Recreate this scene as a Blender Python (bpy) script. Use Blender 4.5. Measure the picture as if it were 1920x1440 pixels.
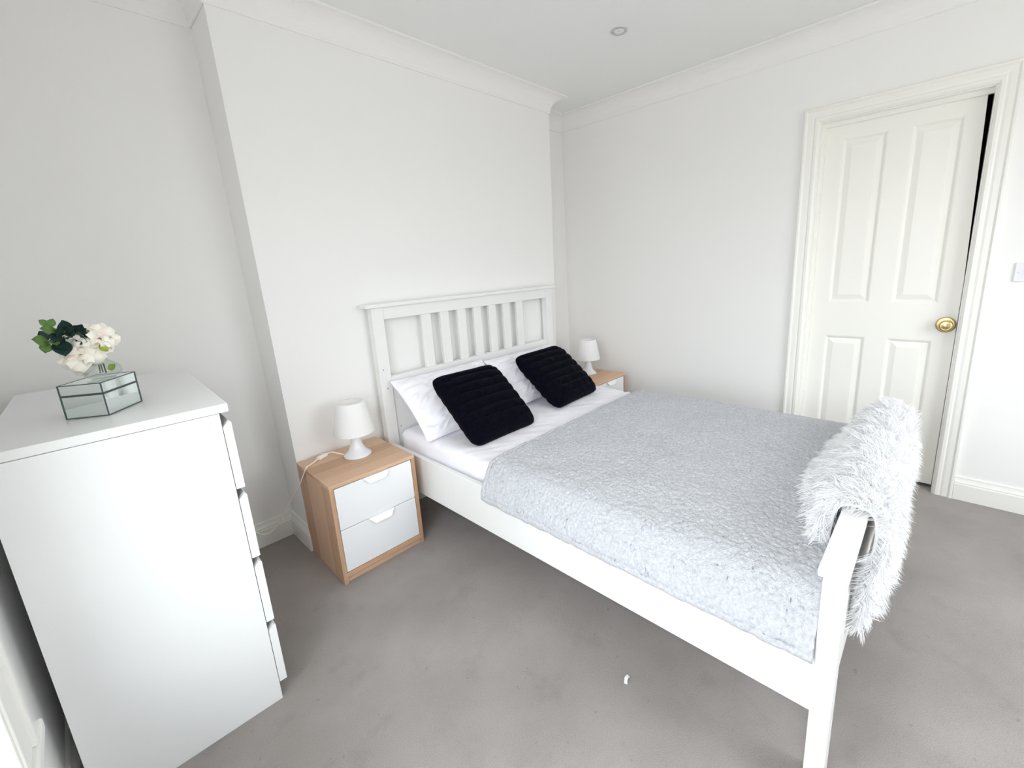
import bpy, bmesh, math, random
import numpy as np
from mathutils import Vector, Matrix

# ------------------------------------------------------------------ clear
for o in list(bpy.data.objects):
    bpy.data.objects.remove(o, do_unlink=True)
scene = bpy.context.scene
COL = scene.collection
R = math.radians

# ------------------------------------------------------------------ camera
CAM = dict(loc=(-0.48099, -2.21176, 1.34918), yaw=-0.80997, pitch=-0.22156, roll=-0.05569,
           f=812.817, px=40.444, py=-38.141)
def make_camera():
    y, p, ro = CAM['yaw'], CAM['pitch'], CAM['roll']
    fwd = Vector((-math.sin(y) * math.cos(p), math.cos(y) * math.cos(p), math.sin(p)))
    right = Vector((math.cos(y), math.sin(y), 0))
    up = right.cross(fwd)
    r2 = right * math.cos(ro) + up * math.sin(ro)
    u2 = -right * math.sin(ro) + up * math.cos(ro)
    m = Matrix((r2, u2, -fwd)).transposed().to_4x4()
    m.translation = Vector(CAM['loc'])
    cd = bpy.data.cameras.new('camera')
    cd.sensor_width = 36.0
    cd.lens = CAM['f'] * 36.0 / 1920.0
    cd.shift_x = -CAM['px'] / 1920.0
    cd.shift_y = CAM['py'] / 1920.0
    cd.clip_start = 0.02
    co = bpy.data.objects.new('camera', cd)
    COL.objects.link(co)
    co.matrix_world = m
    scene.camera = co
make_camera()

# ------------------------------------------------------------------ world: overcast sky above, darker street below
SKY = 9.0
w = bpy.data.worlds.new('overcast_sky'); scene.world = w
w.use_nodes = True
nt = w.node_tree; nt.nodes.clear()
out = nt.nodes.new('ShaderNodeOutputWorld'); bg = nt.nodes.new('ShaderNodeBackground')
tc = nt.nodes.new('ShaderNodeTexCoord'); sep = nt.nodes.new('ShaderNodeSeparateXYZ')
mr = nt.nodes.new('ShaderNodeMapRange'); mr.inputs[1].default_value = -0.04; mr.inputs[2].default_value = 0.22
mix = nt.nodes.new('ShaderNodeMix'); mix.data_type = 'RGBA'
mix.inputs[6].default_value = (0.36, 0.355, 0.345, 1)
mix.inputs[7].default_value = (0.92, 0.96, 1.0, 1)
nt.links.new(tc.outputs['Generated'], sep.inputs[0]); nt.links.new(sep.outputs[2], mr.inputs[0])
nt.links.new(mr.outputs[0], mix.inputs[0]); nt.links.new(mix.outputs[2], bg.inputs[0])
bg.inputs[1].default_value = SKY
nt.links.new(bg.outputs[0], out.inputs[0])

# ------------------------------------------------------------------ room dimensions
XL, XR, YB, YF, H = -0.722, 2.59, 0.245, -3.50, 2.514
WZ0, WZ1 = 0.44, 2.20                                # sill and head of both window openings
WY0, WY1 = -2.70, -1.05                              # window opening in the left wall
FX0, FX1 = 0.60, 2.00                                # opening for the added fill window in the front wall, behind the camera

# daylight portals filling the window openings (they guide the sky light and emit nothing themselves)
for wdt, pos, rot in ((WY1 - WY0, (XL - 0.19, (WY0 + WY1) / 2), (0, R(-90), 0)), (FX1 - FX0, ((FX0 + FX1) / 2, YF - 0.19), (0, R(-90), R(90)))):
    ld = bpy.data.lights.new('window_daylight', 'AREA'); ld.shape = 'RECTANGLE'
    ld.size = WZ1 - WZ0; ld.size_y = wdt
    ld.cycles.is_portal = True
    lo = bpy.data.objects.new('window_daylight', ld); COL.objects.link(lo)
    lo.location = (*pos, (WZ0 + WZ1) / 2); lo.rotation_euler = rot

scene.view_settings.view_transform = 'Standard'
scene.view_settings.look = 'None'
scene.view_settings.gamma = 1.0
scene.view_settings.use_curve_mapping = False
scene.view_settings.exposure = 0.14
cy = scene.cycles
cy.use_denoising = True
cy.max_bounces = 16; cy.diffuse_bounces = 10; cy.glossy_bounces = 6; cy.transparent_max_bounces = 16
cy.sample_clamp_indirect = 8.0
cy.caustics_reflective = False; cy.caustics_refractive = False

# ================================================================== helpers
def mat(name, col, rough=0.5, metal=0.0, spec=0.5, sheen=0.0, noise=None, bump=None, trans=0.0, subs=0.0, coat=0.0):
    """noise=(scale, amount[, detail]) varies the colour; bump=(scale, strength, distance)"""
    m = bpy.data.materials.new(name); m.use_nodes = True
    n = m.node_tree; b = n.nodes['Principled BSDF']
    b.inputs['Base Color'].default_value = (*col, 1)
    b.inputs['Roughness'].default_value = rough
    b.inputs['Metallic'].default_value = metal
    b.inputs['Specular IOR Level'].default_value = spec
    b.inputs['Sheen Weight'].default_value = sheen
    b.inputs['Transmission Weight'].default_value = trans
    b.inputs['Coat Weight'].default_value = coat
    if subs:
        b.inputs['Subsurface Weight'].default_value = subs
        b.inputs['Subsurface Radius'].default_value = (0.02, 0.02, 0.02)
    tcn = n.nodes.new('ShaderNodeTexCoord')
    if noise:
        t = n.nodes.new('ShaderNodeTexNoise'); t.inputs['Scale'].default_value = noise[0]
        t.inputs['Detail'].default_value = noise[2] if len(noise) > 2 else 4
        n.links.new(tcn.outputs['Object'], t.inputs['Vector'])
        rp = n.nodes.new('ShaderNodeMapRange'); rp.inputs[1].default_value = 0.3; rp.inputs[2].default_value = 0.7
        rp.inputs[3].default_value = 1 - noise[1]; rp.inputs[4].default_value = 1 + noise[1]
        n.links.new(t.outputs['Fac'], rp.inputs[0])
        mx = n.nodes.new('ShaderNodeVectorMath'); mx.operation = 'SCALE'
        mx.inputs[0].default_value = col
        n.links.new(rp.outputs[0], mx.inputs['Scale'])
        n.links.new(mx.outputs[0], b.inputs['Base Color'])
    if bump:
        t = n.nodes.new('ShaderNodeTexNoise'); t.inputs['Scale'].default_value = bump[0]
        t.inputs['Detail'].default_value = 3
        n.links.new(tcn.outputs['Object'], t.inputs['Vector'])
        bp = n.nodes.new('ShaderNodeBump'); bp.inputs['Strength'].default_value = bump[1]
        bp.inputs['Distance'].default_value = bump[2]
        n.links.new(t.outputs['Fac'], bp.inputs['Height']); n.links.new(bp.outputs[0], b.inputs['Normal'])
    return m

def wood(name, axis):
    """pale oak foil with straight grain; axis = index of the local axis along the grain, strips run across"""
    m = bpy.data.materials.new(name); m.use_nodes = True
    n = m.node_tree; L = n.links; b = n.nodes['Principled BSDF']; b.inputs['Roughness'].default_value = 0.45
    b.inputs['Specular IOR Level'].default_value = 0.35
    tcn = n.nodes.new('ShaderNodeTexCoord')
    mp = n.nodes.new('ShaderNodeMapping')
    sc = [60.0, 60.0, 60.0]; sc[axis] = 2.5
    mp.inputs['Scale'].default_value = sc
    L.new(tcn.outputs['Object'], mp.inputs[0])
    t = n.nodes.new('ShaderNodeTexNoise'); t.inputs['Scale'].default_value = 1.6; t.inputs['Detail'].default_value = 5
    L.new(mp.outputs[0], t.inputs['Vector'])
    mp2 = n.nodes.new('ShaderNodeMapping'); sc2 = [11.0, 11.0, 11.0]; sc2[axis] = 0.0
    mp2.inputs['Scale'].default_value = sc2
    L.new(tcn.outputs['Object'], mp2.inputs[0])
    fl = n.nodes.new('ShaderNodeVectorMath'); fl.operation = 'FLOOR'; L.new(mp2.outputs[0], fl.inputs[0])
    wn = n.nodes.new('ShaderNodeTexWhiteNoise'); wn.noise_dimensions = '3D'; L.new(fl.outputs[0], wn.inputs['Vector'])
    a = n.nodes.new('ShaderNodeMath'); a.operation = 'MULTIPLY_ADD'; a.inputs[1].default_value = 0.62; a.inputs[2].default_value = -0.08
    L.new(wn.outputs['Value'], a.inputs[0])
    a2 = n.nodes.new('ShaderNodeMath'); a2.operation = 'MULTIPLY_ADD'; a2.inputs[1].default_value = 0.75
    L.new(t.outputs['Fac'], a2.inputs[0]); L.new(a.outputs[0], a2.inputs[2])
    cr = n.nodes.new('ShaderNodeValToRGB')
    cr.color_ramp.elements[0].position = 0.2; cr.color_ramp.elements[0].color = (0.47, 0.280, 0.165, 1)
    cr.color_ramp.elements[1].position = 0.85; cr.color_ramp.elements[1].color = (0.70, 0.465, 0.315, 1)
    L.new(a2.outputs[0], cr.inputs[0]); L.new(cr.outputs[0], b.inputs['Base Color'])
    return m

M = {}
M['wall'] = mat('white_wall_paint', (0.88, 0.872, 0.862), 0.7, spec=0.25, bump=(90, 0.06, 0.004))
M['ceiling'] = mat('white_ceiling_paint', (0.85, 0.855, 0.85), 0.8, spec=0.2, bump=(70, 0.05, 0.004))
M['trim'] = mat('ivory_gloss_trim', (0.88, 0.87, 0.835), 0.35, spec=0.45)
M['door'] = mat('ivory_door_paint', (0.90, 0.885, 0.84), 0.38, spec=0.45)
M['bed_white'] = mat('white_stained_bed_wood', (0.845, 0.845, 0.83), 0.38, spec=0.4)
M['foil_white'] = mat('white_foil', (0.84, 0.85, 0.855), 0.22, spec=0.5)
M['drawer_white'] = mat('white_lacquer', (0.86, 0.87, 0.89), 0.3)
M['handle_white'] = mat('white_powder_coat', (0.90, 0.91, 0.91), 0.35)
M['dark'] = mat('hole_shade_dark', (0.05, 0.045, 0.04), 0.8)
M['hall'] = mat('shade_dark_hall_wall', (0.12, 0.11, 0.12), 0.9)
M['wood_x'] = wood('pale_oak_along_width', 0)
M['wood_z'] = wood('pale_oak_upright', 2)
M['linen'] = mat('white_cotton', (0.92, 0.91, 0.965), 0.8, spec=0.15, sheen=0.1, bump=(9, 0.10, 0.02))
M['brass'] = mat('polished_brass', (0.66, 0.50, 0.24), 0.25, metal=1.0)
M['chrome'] = mat('brushed_steel', (0.62, 0.64, 0.64), 0.3, metal=1.0)
M['plastic'] = mat('white_plastic', (0.80, 0.80, 0.83), 0.35)
M['cord'] = mat('white_flex', (0.93, 0.91, 0.86), 0.45)
M['lamp_base'] = mat('white_plastic_lamp_base', (0.80, 0.80, 0.83), 0.15, subs=0.3)
def shade_mat():
    m = bpy.data.materials.new('white_plastic_shade'); m.use_nodes = True
    n = m.node_tree; n.nodes.clear()
    o = n.nodes.new('ShaderNodeOutputMaterial'); a = n.nodes.new('ShaderNodeBsdfDiffuse'); b = n.nodes.new('ShaderNodeBsdfTranslucent')
    a.inputs[0].default_value = (0.95, 0.95, 0.945, 1); b.inputs[0].default_value = (0.90, 0.90, 0.88, 1)
    mx = n.nodes.new('ShaderNodeMixShader'); mx.inputs[0].default_value = 0.22
    n.links.new(a.outputs[0], mx.inputs[1]); n.links.new(b.outputs[0], mx.inputs[2]); n.links.new(mx.outputs[0], o.inputs[0])
    return m
M['shade'] = shade_mat()
M['stem'] = mat('green_stem', (0.10, 0.13, 0.06), 0.5)
M['petal'] = mat('cream_petal', (0.93, 0.89, 0.80), 0.65, noise=(30, 0.10), subs=0.2)
M['petal_pink'] = mat('blush_petal', (0.90, 0.78, 0.72), 0.65, noise=(30, 0.10), subs=0.2)
M['leaf_dark'] = mat('dark_eucalyptus_leaf', (0.025, 0.06, 0.05), 0.45, noise=(40, 0.3))
M['leaf_light'] = mat('fresh_green_leaf', (0.16, 0.29, 0.08), 0.45, noise=(40, 0.25))
M['leaf_yellow'] = mat('yellow_green_leaf', (0.33, 0.40, 0.05), 0.45, noise=(40, 0.25))
M['mirror'] = mat('mirror_glass', (0.80, 0.87, 0.85), 0.03, metal=1.0)
M['lead'] = mat('dark_mirror_edge', (0.10, 0.13, 0.14), 0.35, metal=0.5)
M['paper'] = mat('white_scrap', (0.92, 0.92, 0.92), 0.5)
M['fur'] = mat('white_faux_fur', (0.90, 0.90, 0.91), 0.8, spec=0.1, sheen=0.0)
M['fur_base'] = mat('white_faux_fur_backing', (0.84, 0.84, 0.85), 0.85, spec=0.1)

def fabric_fleece():
    m = mat('grey_fleece', (0.57, 0.58, 0.615), 0.95, spec=0.08, sheen=0.2, noise=(110, 0.14, 4), bump=(230, 0.8, 0.006))
    return m
M['fleece'] = fabric_fleece()
M['navy'] = mat('midnight_faux_fur', (0.0016, 0.0019, 0.006), 0.85, spec=0.05, sheen=0.017, noise=(60, 0.4), bump=(220, 0.6, 0.004))

def carpet():
    m = bpy.data.materials.new('taupe_carpet'); m.use_nodes = True
    n = m.node_tree; L = n.links; b = n.nodes['Principled BSDF']
    b.inputs['Roughness'].default_value = 0.95; b.inputs['Specular IOR Level'].default_value = 0.08
    b.inputs['Sheen Weight'].default_value = 0.1
    tcn = n.nodes.new('ShaderNodeTexCoord')
    def noise(s, d=4, r=0.55):
        t = n.nodes.new('ShaderNodeTexNoise'); t.inputs['Scale'].default_value = s; t.inputs['Detail'].default_value = d
        t.inputs['Roughness'].default_value = r
        L.new(tcn.outputs['Object'], t.inputs['Vector']); return t
    base = n.nodes.new('ShaderNodeValToRGB'); t1 = noise(2.2, 5)
    base.color_ramp.elements[0].position = 0.35; base.color_ramp.elements[0].color = (0.300, 0.274, 0.258, 1)
    base.color_ramp.elements[1].position = 0.65; base.color_ramp.elements[1].color = (0.368, 0.338, 0.324, 1)
    L.new(t1.outputs['Fac'], base.inputs[0])
    stain = n.nodes.new('ShaderNodeMapRange'); t2 = noise(7.5, 6, 0.6)
    stain.inputs[1].default_value = 0.56; stain.inputs[2].default_value = 0.80
    stain.inputs[3].default_value = 1.0; stain.inputs[4].default_value = 0.80
    L.new(t2.outputs['Fac'], stain.inputs[0])
    pile = n.nodes.new('ShaderNodeMapRange'); t3 = noise(330, 2)
    pile.inputs[1].default_value = 0.3; pile.inputs[2].default_value = 0.7
    pile.inputs[3].default_value = 0.90; pile.inputs[4].default_value = 1.10
    L.new(t3.outputs['Fac'], pile.inputs[0])
    mu0 = n.nodes.new('ShaderNodeMath'); mu0.operation = 'MULTIPLY'
    L.new(stain.outputs[0], mu0.inputs[0]); L.new(pile.outputs[0], mu0.inputs[1])
    speck = n.nodes.new('ShaderNodeMapRange'); t4 = noise(38, 2)
    speck.inputs[1].default_value = 0.69; speck.inputs[2].default_value = 0.76
    speck.inputs[3].default_value = 1.0; speck.inputs[4].default_value = 0.80
    L.new(t4.outputs['Fac'], speck.inputs[0])
    mu = n.nodes.new('ShaderNodeMath'); mu.operation = 'MULTIPLY'
    L.new(mu0.outputs[0], mu.inputs[0]); L.new(speck.outputs[0], mu.inputs[1])
    sc = n.nodes.new('ShaderNodeVectorMath'); sc.operation = 'SCALE'
    L.new(base.outputs[0], sc.inputs[0]); L.new(mu.outputs[0], sc.inputs['Scale'])
    L.new(sc.outputs[0], b.inputs['Base Color'])
    bp = n.nodes.new('ShaderNodeBump'); bp.inputs['Strength'].default_value = 0.5; bp.inputs['Distance'].default_value = 0.004
    L.new(t3.outputs['Fac'], bp.inputs['Height']); L.new(bp.outputs[0], b.inputs['Normal'])
    return m
M['carpet'] = carpet()

def thin_glass(name, tint, refl):
    m = bpy.data.materials.new(name); m.use_nodes = True
    n = m.node_tree; L = n.links; n.nodes.clear()
    o = n.nodes.new('ShaderNodeOutputMaterial'); t = n.nodes.new('ShaderNodeBsdfTransparent'); t.inputs[0].default_value = (*tint, 1)
    g = n.nodes.new('ShaderNodeBsdfGlossy'); g.inputs['Roughness'].default_value = 0.02
    lw = n.nodes.new('ShaderNodeLayerWeight'); lw.inputs[0].default_value = 0.5
    pw = n.nodes.new('ShaderNodeMath'); pw.operation = 'POWER'; pw.inputs[1].default_value = 4.0; L.new(lw.outputs['Facing'], pw.inputs[0])
    fr = n.nodes.new('ShaderNodeMath'); fr.operation = 'MULTIPLY_ADD'; fr.inputs[1].default_value = refl; fr.inputs[2].default_value = 0.04; L.new(pw.outputs[0], fr.inputs[0])
    mx = n.nodes.new('ShaderNodeMixShader')
    L.new(fr.outputs[0], mx.inputs[0]); L.new(t.outputs[0], mx.inputs[1]); L.new(g.outputs[0], mx.inputs[2]); L.new(mx.outputs[0], o.inputs[0])
    return m
M['pane'] = thin_glass('window_pane_glass', (0.97, 0.98, 0.98), 0.5)
M['vase'] = thin_glass('clear_vase_glass', (0.945, 0.965, 0.955), 0.8)

# ---- mesh helpers
def link(o, parent=None):
    COL.objects.link(o)
    if parent is not None:
        o.parent = parent
    return o

def obj(name, bm_or_me, material, parent=None, smooth=False, off=None):
    """one mesh object; with off (the parent's location) world-space vertices are kept in place"""
    if isinstance(bm_or_me, bmesh.types.BMesh):
        me = bpy.data.meshes.new(name); bmesh.ops.recalc_face_normals(bm_or_me, faces=bm_or_me.faces)
        bm_or_me.to_mesh(me); bm_or_me.free()
    else:
        me = bm_or_me
    if material is not None and not me.materials:
        me.materials.append(material)
    if smooth:
        me.shade_smooth()
    o = bpy.data.objects.new(name, me)
    link(o, parent)
    if parent is not None and off is not None:
        o.location = -Vector(off)
    return o

def tag(o, label=None, cat=None, group=None, kind=None):
    if label: o['label'] = label
    if cat: o['category'] = cat
    if group: o['group'] = group
    if kind: o['kind'] = kind
    return o

def thing(name, label, cat, loc=(0, 0, 0), rz=0, group=None, kind=None):
    o = bpy.data.objects.new(name, None); o.empty_display_size = 0.1
    COL.objects.link(o); o.location = loc; o.rotation_euler = (0, 0, rz)
    return tag(o, label, cat, group, kind)

def box(bm, x0, x1, y0, y1, z0, z1, bev=0.0, seg=2):
    vs = [bm.verts.new((x, y, z)) for x in (x0, x1) for y in (y0, y1) for z in (z0, z1)]
    f = [bm.faces.new([vs[i] for i in q]) for q in ((0, 1, 3, 2), (4, 6, 7, 5), (0, 4, 5, 1), (2, 3, 7, 6), (0, 2, 6, 4), (1, 5, 7, 3))]
    if bev > 0:
        es = set(e for q in f for e in q.edges)
        bmesh.ops.bevel(bm, geom=list(es), offset=bev, segments=seg, profile=0.5, affect='EDGES')
    return bm

def nbox(*a, **k):
    return box(bmesh.new(), *a, **k)

def prism(bm, pts, axis, a, b, bev=0.0):
    """polygon pts in the two other axes extruded from a to b along axis"""
    def P(p, t):
        q = list(p); q.insert(axis, t); return q
    v0 = [bm.verts.new(P(p, a)) for p in pts]; v1 = [bm.verts.new(P(p, b)) for p in pts]
    fs = [bm.faces.new(v0), bm.faces.new(v1[::-1])]
    n = len(pts)
    for i in range(n):
        fs.append(bm.faces.new((v0[i], v1[i], v1[(i + 1) % n], v0[(i + 1) % n])))
    if bev:
        bmesh.ops.bevel(bm, geom=list(set(e for q in fs for e in q.edges)), offset=bev, segments=2, profile=0.5, affect='EDGES')
    return bm

def lathe(bm, prof, n=48, c=(0, 0, 0), axis='z', cap=True):
    rings = []
    for r_, z_ in prof:
        ring = []
        for i in range(n):
            a = 2 * math.pi * i / n
            p = (r_ * math.cos(a), r_ * math.sin(a), z_)
            if axis == '-x': p = (-p[2], p[0], p[1])
            ring.append(bm.verts.new((p[0] + c[0], p[1] + c[1], p[2] + c[2])))
        rings.append(ring)
    for a, b in zip(rings[:-1], rings[1:]):
        for i in range(n):
            bm.faces.new((a[i], a[(i + 1) % n], b[(i + 1) % n], b[i]))
    if cap:
        bm.faces.new(rings[0][::-1]); bm.faces.new(rings[-1])
    return bm

def smooth_path(pts, n=8):
    """Catmull-Rom through pts"""
    P = [Vector(p) for p in pts]; P = [2 * P[0] - P[1]] + P + [2 * P[-1] - P[-2]]
    out_ = []
    for i in range(1, len(P) - 2):
        for k in range(n):
            t = k / n
            a, b, c, d = P[i - 1:i + 3]
            out_.append(0.5 * ((2 * b) + (c - a) * t + (2 * a - 5 * b + 4 * c - d) * t * t + (3 * b - a - 3 * c + d) * t ** 3))
    out_.append(P[-2]); return out_

def tube(bm, path, rad, n=8):
    path = [Vector(p) for p in path]
    if not hasattr(rad, '__len__'): rad = [rad] * len(path)
    rings = []; ref = Vector((0, 0, 1))
    for i, p in enumerate(path):
        d = (path[min(i + 1, len(path) - 1)] - path[max(i - 1, 0)]).normalized()
        s = d.cross(ref)
        if s.length < 1e-3: s = d.cross(Vector((1, 0, 0)))
        s.normalize(); t = s.cross(d); ref = t
        rings.append([bm.verts.new(p + rad[i] * (s * math.cos(2 * math.pi * k / n) + t * math.sin(2 * math.pi * k / n))) for k in range(n)])
    for a, b in zip(rings[:-1], rings[1:]):
        for i in range(n):
            bm.faces.new((a[i], a[(i + 1) % n], b[(i + 1) % n], b[i]))
    bm.faces.new(rings[0][::-1]); bm.faces.new(rings[-1])
    return bm

def sweep(path, prof, closed=False):
    """profile (offset into the room, z) swept along a floor path whose room side lies on the left, mitred"""
    bm = bmesh.new(); P = [Vector(p) for p in path]; n = len(P); rings = []
    def nrm(a, b):
        d = (b - a).normalized(); return Vector((-d.y, d.x))
    for i in range(n):
        if closed or 0 < i < n - 1:
            n1 = nrm(P[i - 1], P[i]); n2 = nrm(P[i], P[(i + 1) % n]); m = (n1 + n2) / (1 + n1.dot(n2))
        elif i == 0: m = nrm(P[0], P[1])
        else: m = nrm(P[-2], P[-1])
        rings.append([bm.verts.new((P[i].x + m.x * o, P[i].y + m.y * o, z)) for o, z in prof])
    k = len(prof)
    for i in range(n if closed else n - 1):
        a, b = rings[i], rings[(i + 1) % n]
        for j in range(k):
            bm.faces.new((a[j], a[(j + 1) % k], b[(j + 1) % k], b[j]))
    if not closed:
        bm.faces.new(rings[0]); bm.faces.new(rings[-1][::-1])
    return bm

def grid_mesh(name, X, Y, Z, close_v=False):
    """mesh from 2-D arrays of coordinates"""
    a, b = X.shape
    v = np.stack([X.ravel(), Y.ravel(), Z.ravel()], 1)
    idx = np.arange(a * b).reshape(a, b)
    if close_v:
        idx = np.concatenate([idx, idx[:, :1]], 1)
    f = np.stack([idx[:-1, :-1].ravel(), idx[1:, :-1].ravel(), idx[1:, 1:].ravel(), idx[:-1, 1:].ravel()], 1)
    me = bpy.data.meshes.new(name); me.from_pydata(v.tolist(), [], f.tolist()); me.update()
    return me

def raw_mesh(name, v, f):
    me = bpy.data.meshes.new(name)
    me.vertices.add(len(v)); me.vertices.foreach_set('co', np.asarray(v, np.float32).ravel())
    f = np.asarray(f, np.int32); k = f.shape[1]
    me.loops.add(f.size); me.loops.foreach_set('vertex_index', f.ravel())
    me.polygons.add(len(f)); me.polygons.foreach_set('loop_start', np.arange(0, f.size, k, dtype=np.int32))
    me.update(calc_edges=True); me.validate()
    return me

def vnoise(x, y, seed=0):
    """smooth 2-D value noise, 0..1"""
    x = np.asarray(x, float); y = np.asarray(y, float)
    xi = np.floor(x).astype(np.int64); yi = np.floor(y).astype(np.int64)
    fx = x - xi; fy = y - yi
    fx = fx * fx * (3 - 2 * fx); fy = fy * fy * (3 - 2 * fy)
    def h(a, b):
        n = (a * 374761393 + b * 668265263 + seed * 974634777) & 0xffffffff
        n = ((n ^ (n >> 13)) * 1274126177) & 0xffffffff
        return ((n ^ (n >> 16)) & 0xffff) / 65535.0
    return (h(xi, yi) * (1 - fx) + h(xi + 1, yi) * fx) * (1 - fy) + (h(xi, yi + 1) * (1 - fx) + h(xi + 1, yi + 1) * fx) * fy

# ================================================================== the setting
S = lambda o: tag(o, kind='structure')
CLb, CLt, CRb, CRt = 0.136, 0.109, 2.105, 2.147      # the old chimney breast is a touch out of plumb

S(tag(obj('floor', nbox(XL - 0.25, XR + 0.9, YF - 0.1, YB + 0.2, -0.12, 0), M['carpet']), 'taupe grey carpet with faint stains'))
S(obj('ceiling', nbox(XL - 0.25, XR + 0.9, YF - 0.1, YB + 0.2, H, H + 0.12), M['ceiling']))
S(obj('wall_back', nbox(XL - 0.25, XR + 0.15, YB, YB + 0.2, 0, H), M['wall']))
bm = bmesh.new()
vs = {}
for k, (x, y, z) in dict(a=(CLb, 0, 0), b=(CRb, 0, 0), c=(CRb, YB + 0.02, 0), d=(CLb, YB + 0.02, 0),
                         e=(CLt, 0, H), f=(CRt, 0, H), g=(CRt, YB + 0.02, H), h=(CLt, YB + 0.02, H)).items():
    vs[k] = bm.verts.new((x, y, z))
for q in ('abfe', 'bcgf', 'cdhg', 'daeh', 'adcb', 'efgh'):
    bm.faces.new([vs[c] for c in q])
S(tag(obj('wall_chimney', bm, M['wall']), 'white chimney breast standing out behind the bed'))
bm = bmesh.new()
box(bm, XL - 0.25, FX0, YF - 0.25, YF, 0, H); box(bm, FX1, XR + 0.15, YF - 0.25, YF, 0, H)
box(bm, FX0, FX1, YF - 0.25, YF, 0, WZ0 - 0.03); box(bm, FX0, FX1, YF - 0.25, YF, WZ1, H)
S(obj('wall_front', bm, M['wall']))

# left wall around the window opening
bm = bmesh.new(); wx0 = XL - 0.25
box(bm, wx0, XL, WY1, YB, 0, H); box(bm, wx0, XL, YF, WY0, 0, H)
box(bm, wx0, XL, WY0, WY1, 0, WZ0 - 0.03); box(bm, wx0, XL, WY0, WY1, WZ1, H)
S(obj('wall_left', bm, M['wall']))

# right wall around the door opening
DY0, DY1, DZ1 = -2.285, -1.612, 2.035                 # clear opening between the linings
bm = bmesh.new()
box(bm, XR, XR + 0.15, DY1 + 0.012, YB, 0, H); box(bm, XR, XR + 0.15, YF, DY0 - 0.012, 0, H); box(bm, XR, XR + 0.15, DY0 - 0.012, DY1 + 0.012, DZ1 + 0.012, H)
S(obj('wall_right', bm, M['wall']))
bm = bmesh.new()
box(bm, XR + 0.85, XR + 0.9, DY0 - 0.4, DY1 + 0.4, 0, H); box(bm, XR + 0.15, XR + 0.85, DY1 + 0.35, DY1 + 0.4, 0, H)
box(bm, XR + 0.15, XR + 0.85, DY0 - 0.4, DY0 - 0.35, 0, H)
S(obj('wall_hall', bm, M['hall']))  # box added to keep sky out; the door gap's shade is in its colour

# coving
prof = [(0.0, H - 0.108), (0.006, H - 0.108), (0.006, H - 0.100)]
for i in range(9):
    a = math.pi / 2 * i / 8
    prof.append((0.092 - 0.084 * math.cos(a), H - 0.012 - 0.084 * (1 - math.sin(a))))
prof += [(0.101, H - 0.012), (0.101, H - 0.0005), (0.0, H - 0.0005)]
cor = [(XL, YF), (XR, YF), (XR, YB), (CRt, YB), (CRt, 0), (CLt, 0), (CLt, YB), (XL, YB)]
S(tag(obj('trim_1', sweep(cor, prof, True), M['wall']), 'white plaster coving below the ceiling'))

# skirting boards
sk = [(0, 0.0005), (0.019, 0.0005), (0.019, 0.088), (0.016, 0.093), (0.0165, 0.099), (0.011, 0.110), (0.0085, 0.120), (0.009, 0.126), (0.006, 0.131), (0, 0.131)]
S(obj('baseboard_back', sweep([(XR, -1.53), (XR, YB), (CRb, YB), (CRb, 0), (CLb, 0), (CLb, YB), (XL, YB), (XL, YF)], sk), M['trim']))
S(obj('baseboard_right', sweep([(XL, YF), (XR, YF), (XR, -2.37)], sk), M['trim']))

# ---- door
d = thing('door_1', 'ivory four panel door with a round brass knob', None, (XR, (DY0 + DY1) / 2, 0), kind='structure')
off = d.location
LX = XR + 0.055                                         # room face of the leaf
ly0, ly1, lz0, lz1 = -2.276, -1.620, 0.022, 2.022
def leaf():
    bm = bmesh.new()
    ys = [(-1.710, -1.908), (-2.006, -2.200)]; zs = [(0.235, 0.842), (1.040, 1.945)]
    T = 0.04
    # stiles, muntin and rails
    box(bm, LX, LX + T, ys[0][0], ly1, lz0, lz1); prism(bm, [(-2.200, lz0), (-2.200, lz1), (-2.264, lz1), (-2.283, 1.15), (-2.283, lz0)], 0, LX, LX + T)
    box(bm, LX, LX + T, ys[1][0], ys[0][1], lz0, lz1)
    for (a, b) in ys:
        box(bm, LX, LX + T, b, a, lz0, zs[0][0]); box(bm, LX, LX + T, b, a, zs[0][1], zs[1][0]); box(bm, LX, LX + T, b, a, zs[1][1], lz1)
    return bm, ys, zs
lbm, ys, zs = leaf()
obj('leaf_frame', lbm, M['door'], d, off=off)
for (z0, z1) in zs:
    for (a, b) in ys:
        bm = bmesh.new()
        # moulded edge falling into the recess, then the raised field
        rings = [(0.0, 0.0), (0.006, 0.002), (0.014, 0.010), (0.017, 0.0115), (0.020, 0.0105), (0.044, 0.0035), (0.047, 0.003)]
        rv = []
        for ins, dep in rings:
            rv.append([bm.verts.new((LX + dep, y, z)) for y, z in ((b + ins, z0 + ins), (a - ins, z0 + ins), (a - ins, z1 - ins), (b + ins, z1 - ins))])
        for p, q in zip(rv[:-1], rv[1:]):
            for i in range(4):
                bm.faces.new((p[i], p[(i + 1) % 4], q[(i + 1) % 4], q[i]))
        bm.faces.new(rv[-1])
        bk = [bm.verts.new((LX + 0.03, y, z)) for y, z in ((b, z0), (a, z0), (a, z1), (b, z1))]
        for i in range(4):
            bm.faces.new((rv[0][i], rv[0][(i + 1) % 4], bk[(i + 1) % 4], bk[i]))
        bm.faces.new(bk[::-1])
        obj('door_panel', bm, M['door'], d, off=off)
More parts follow.
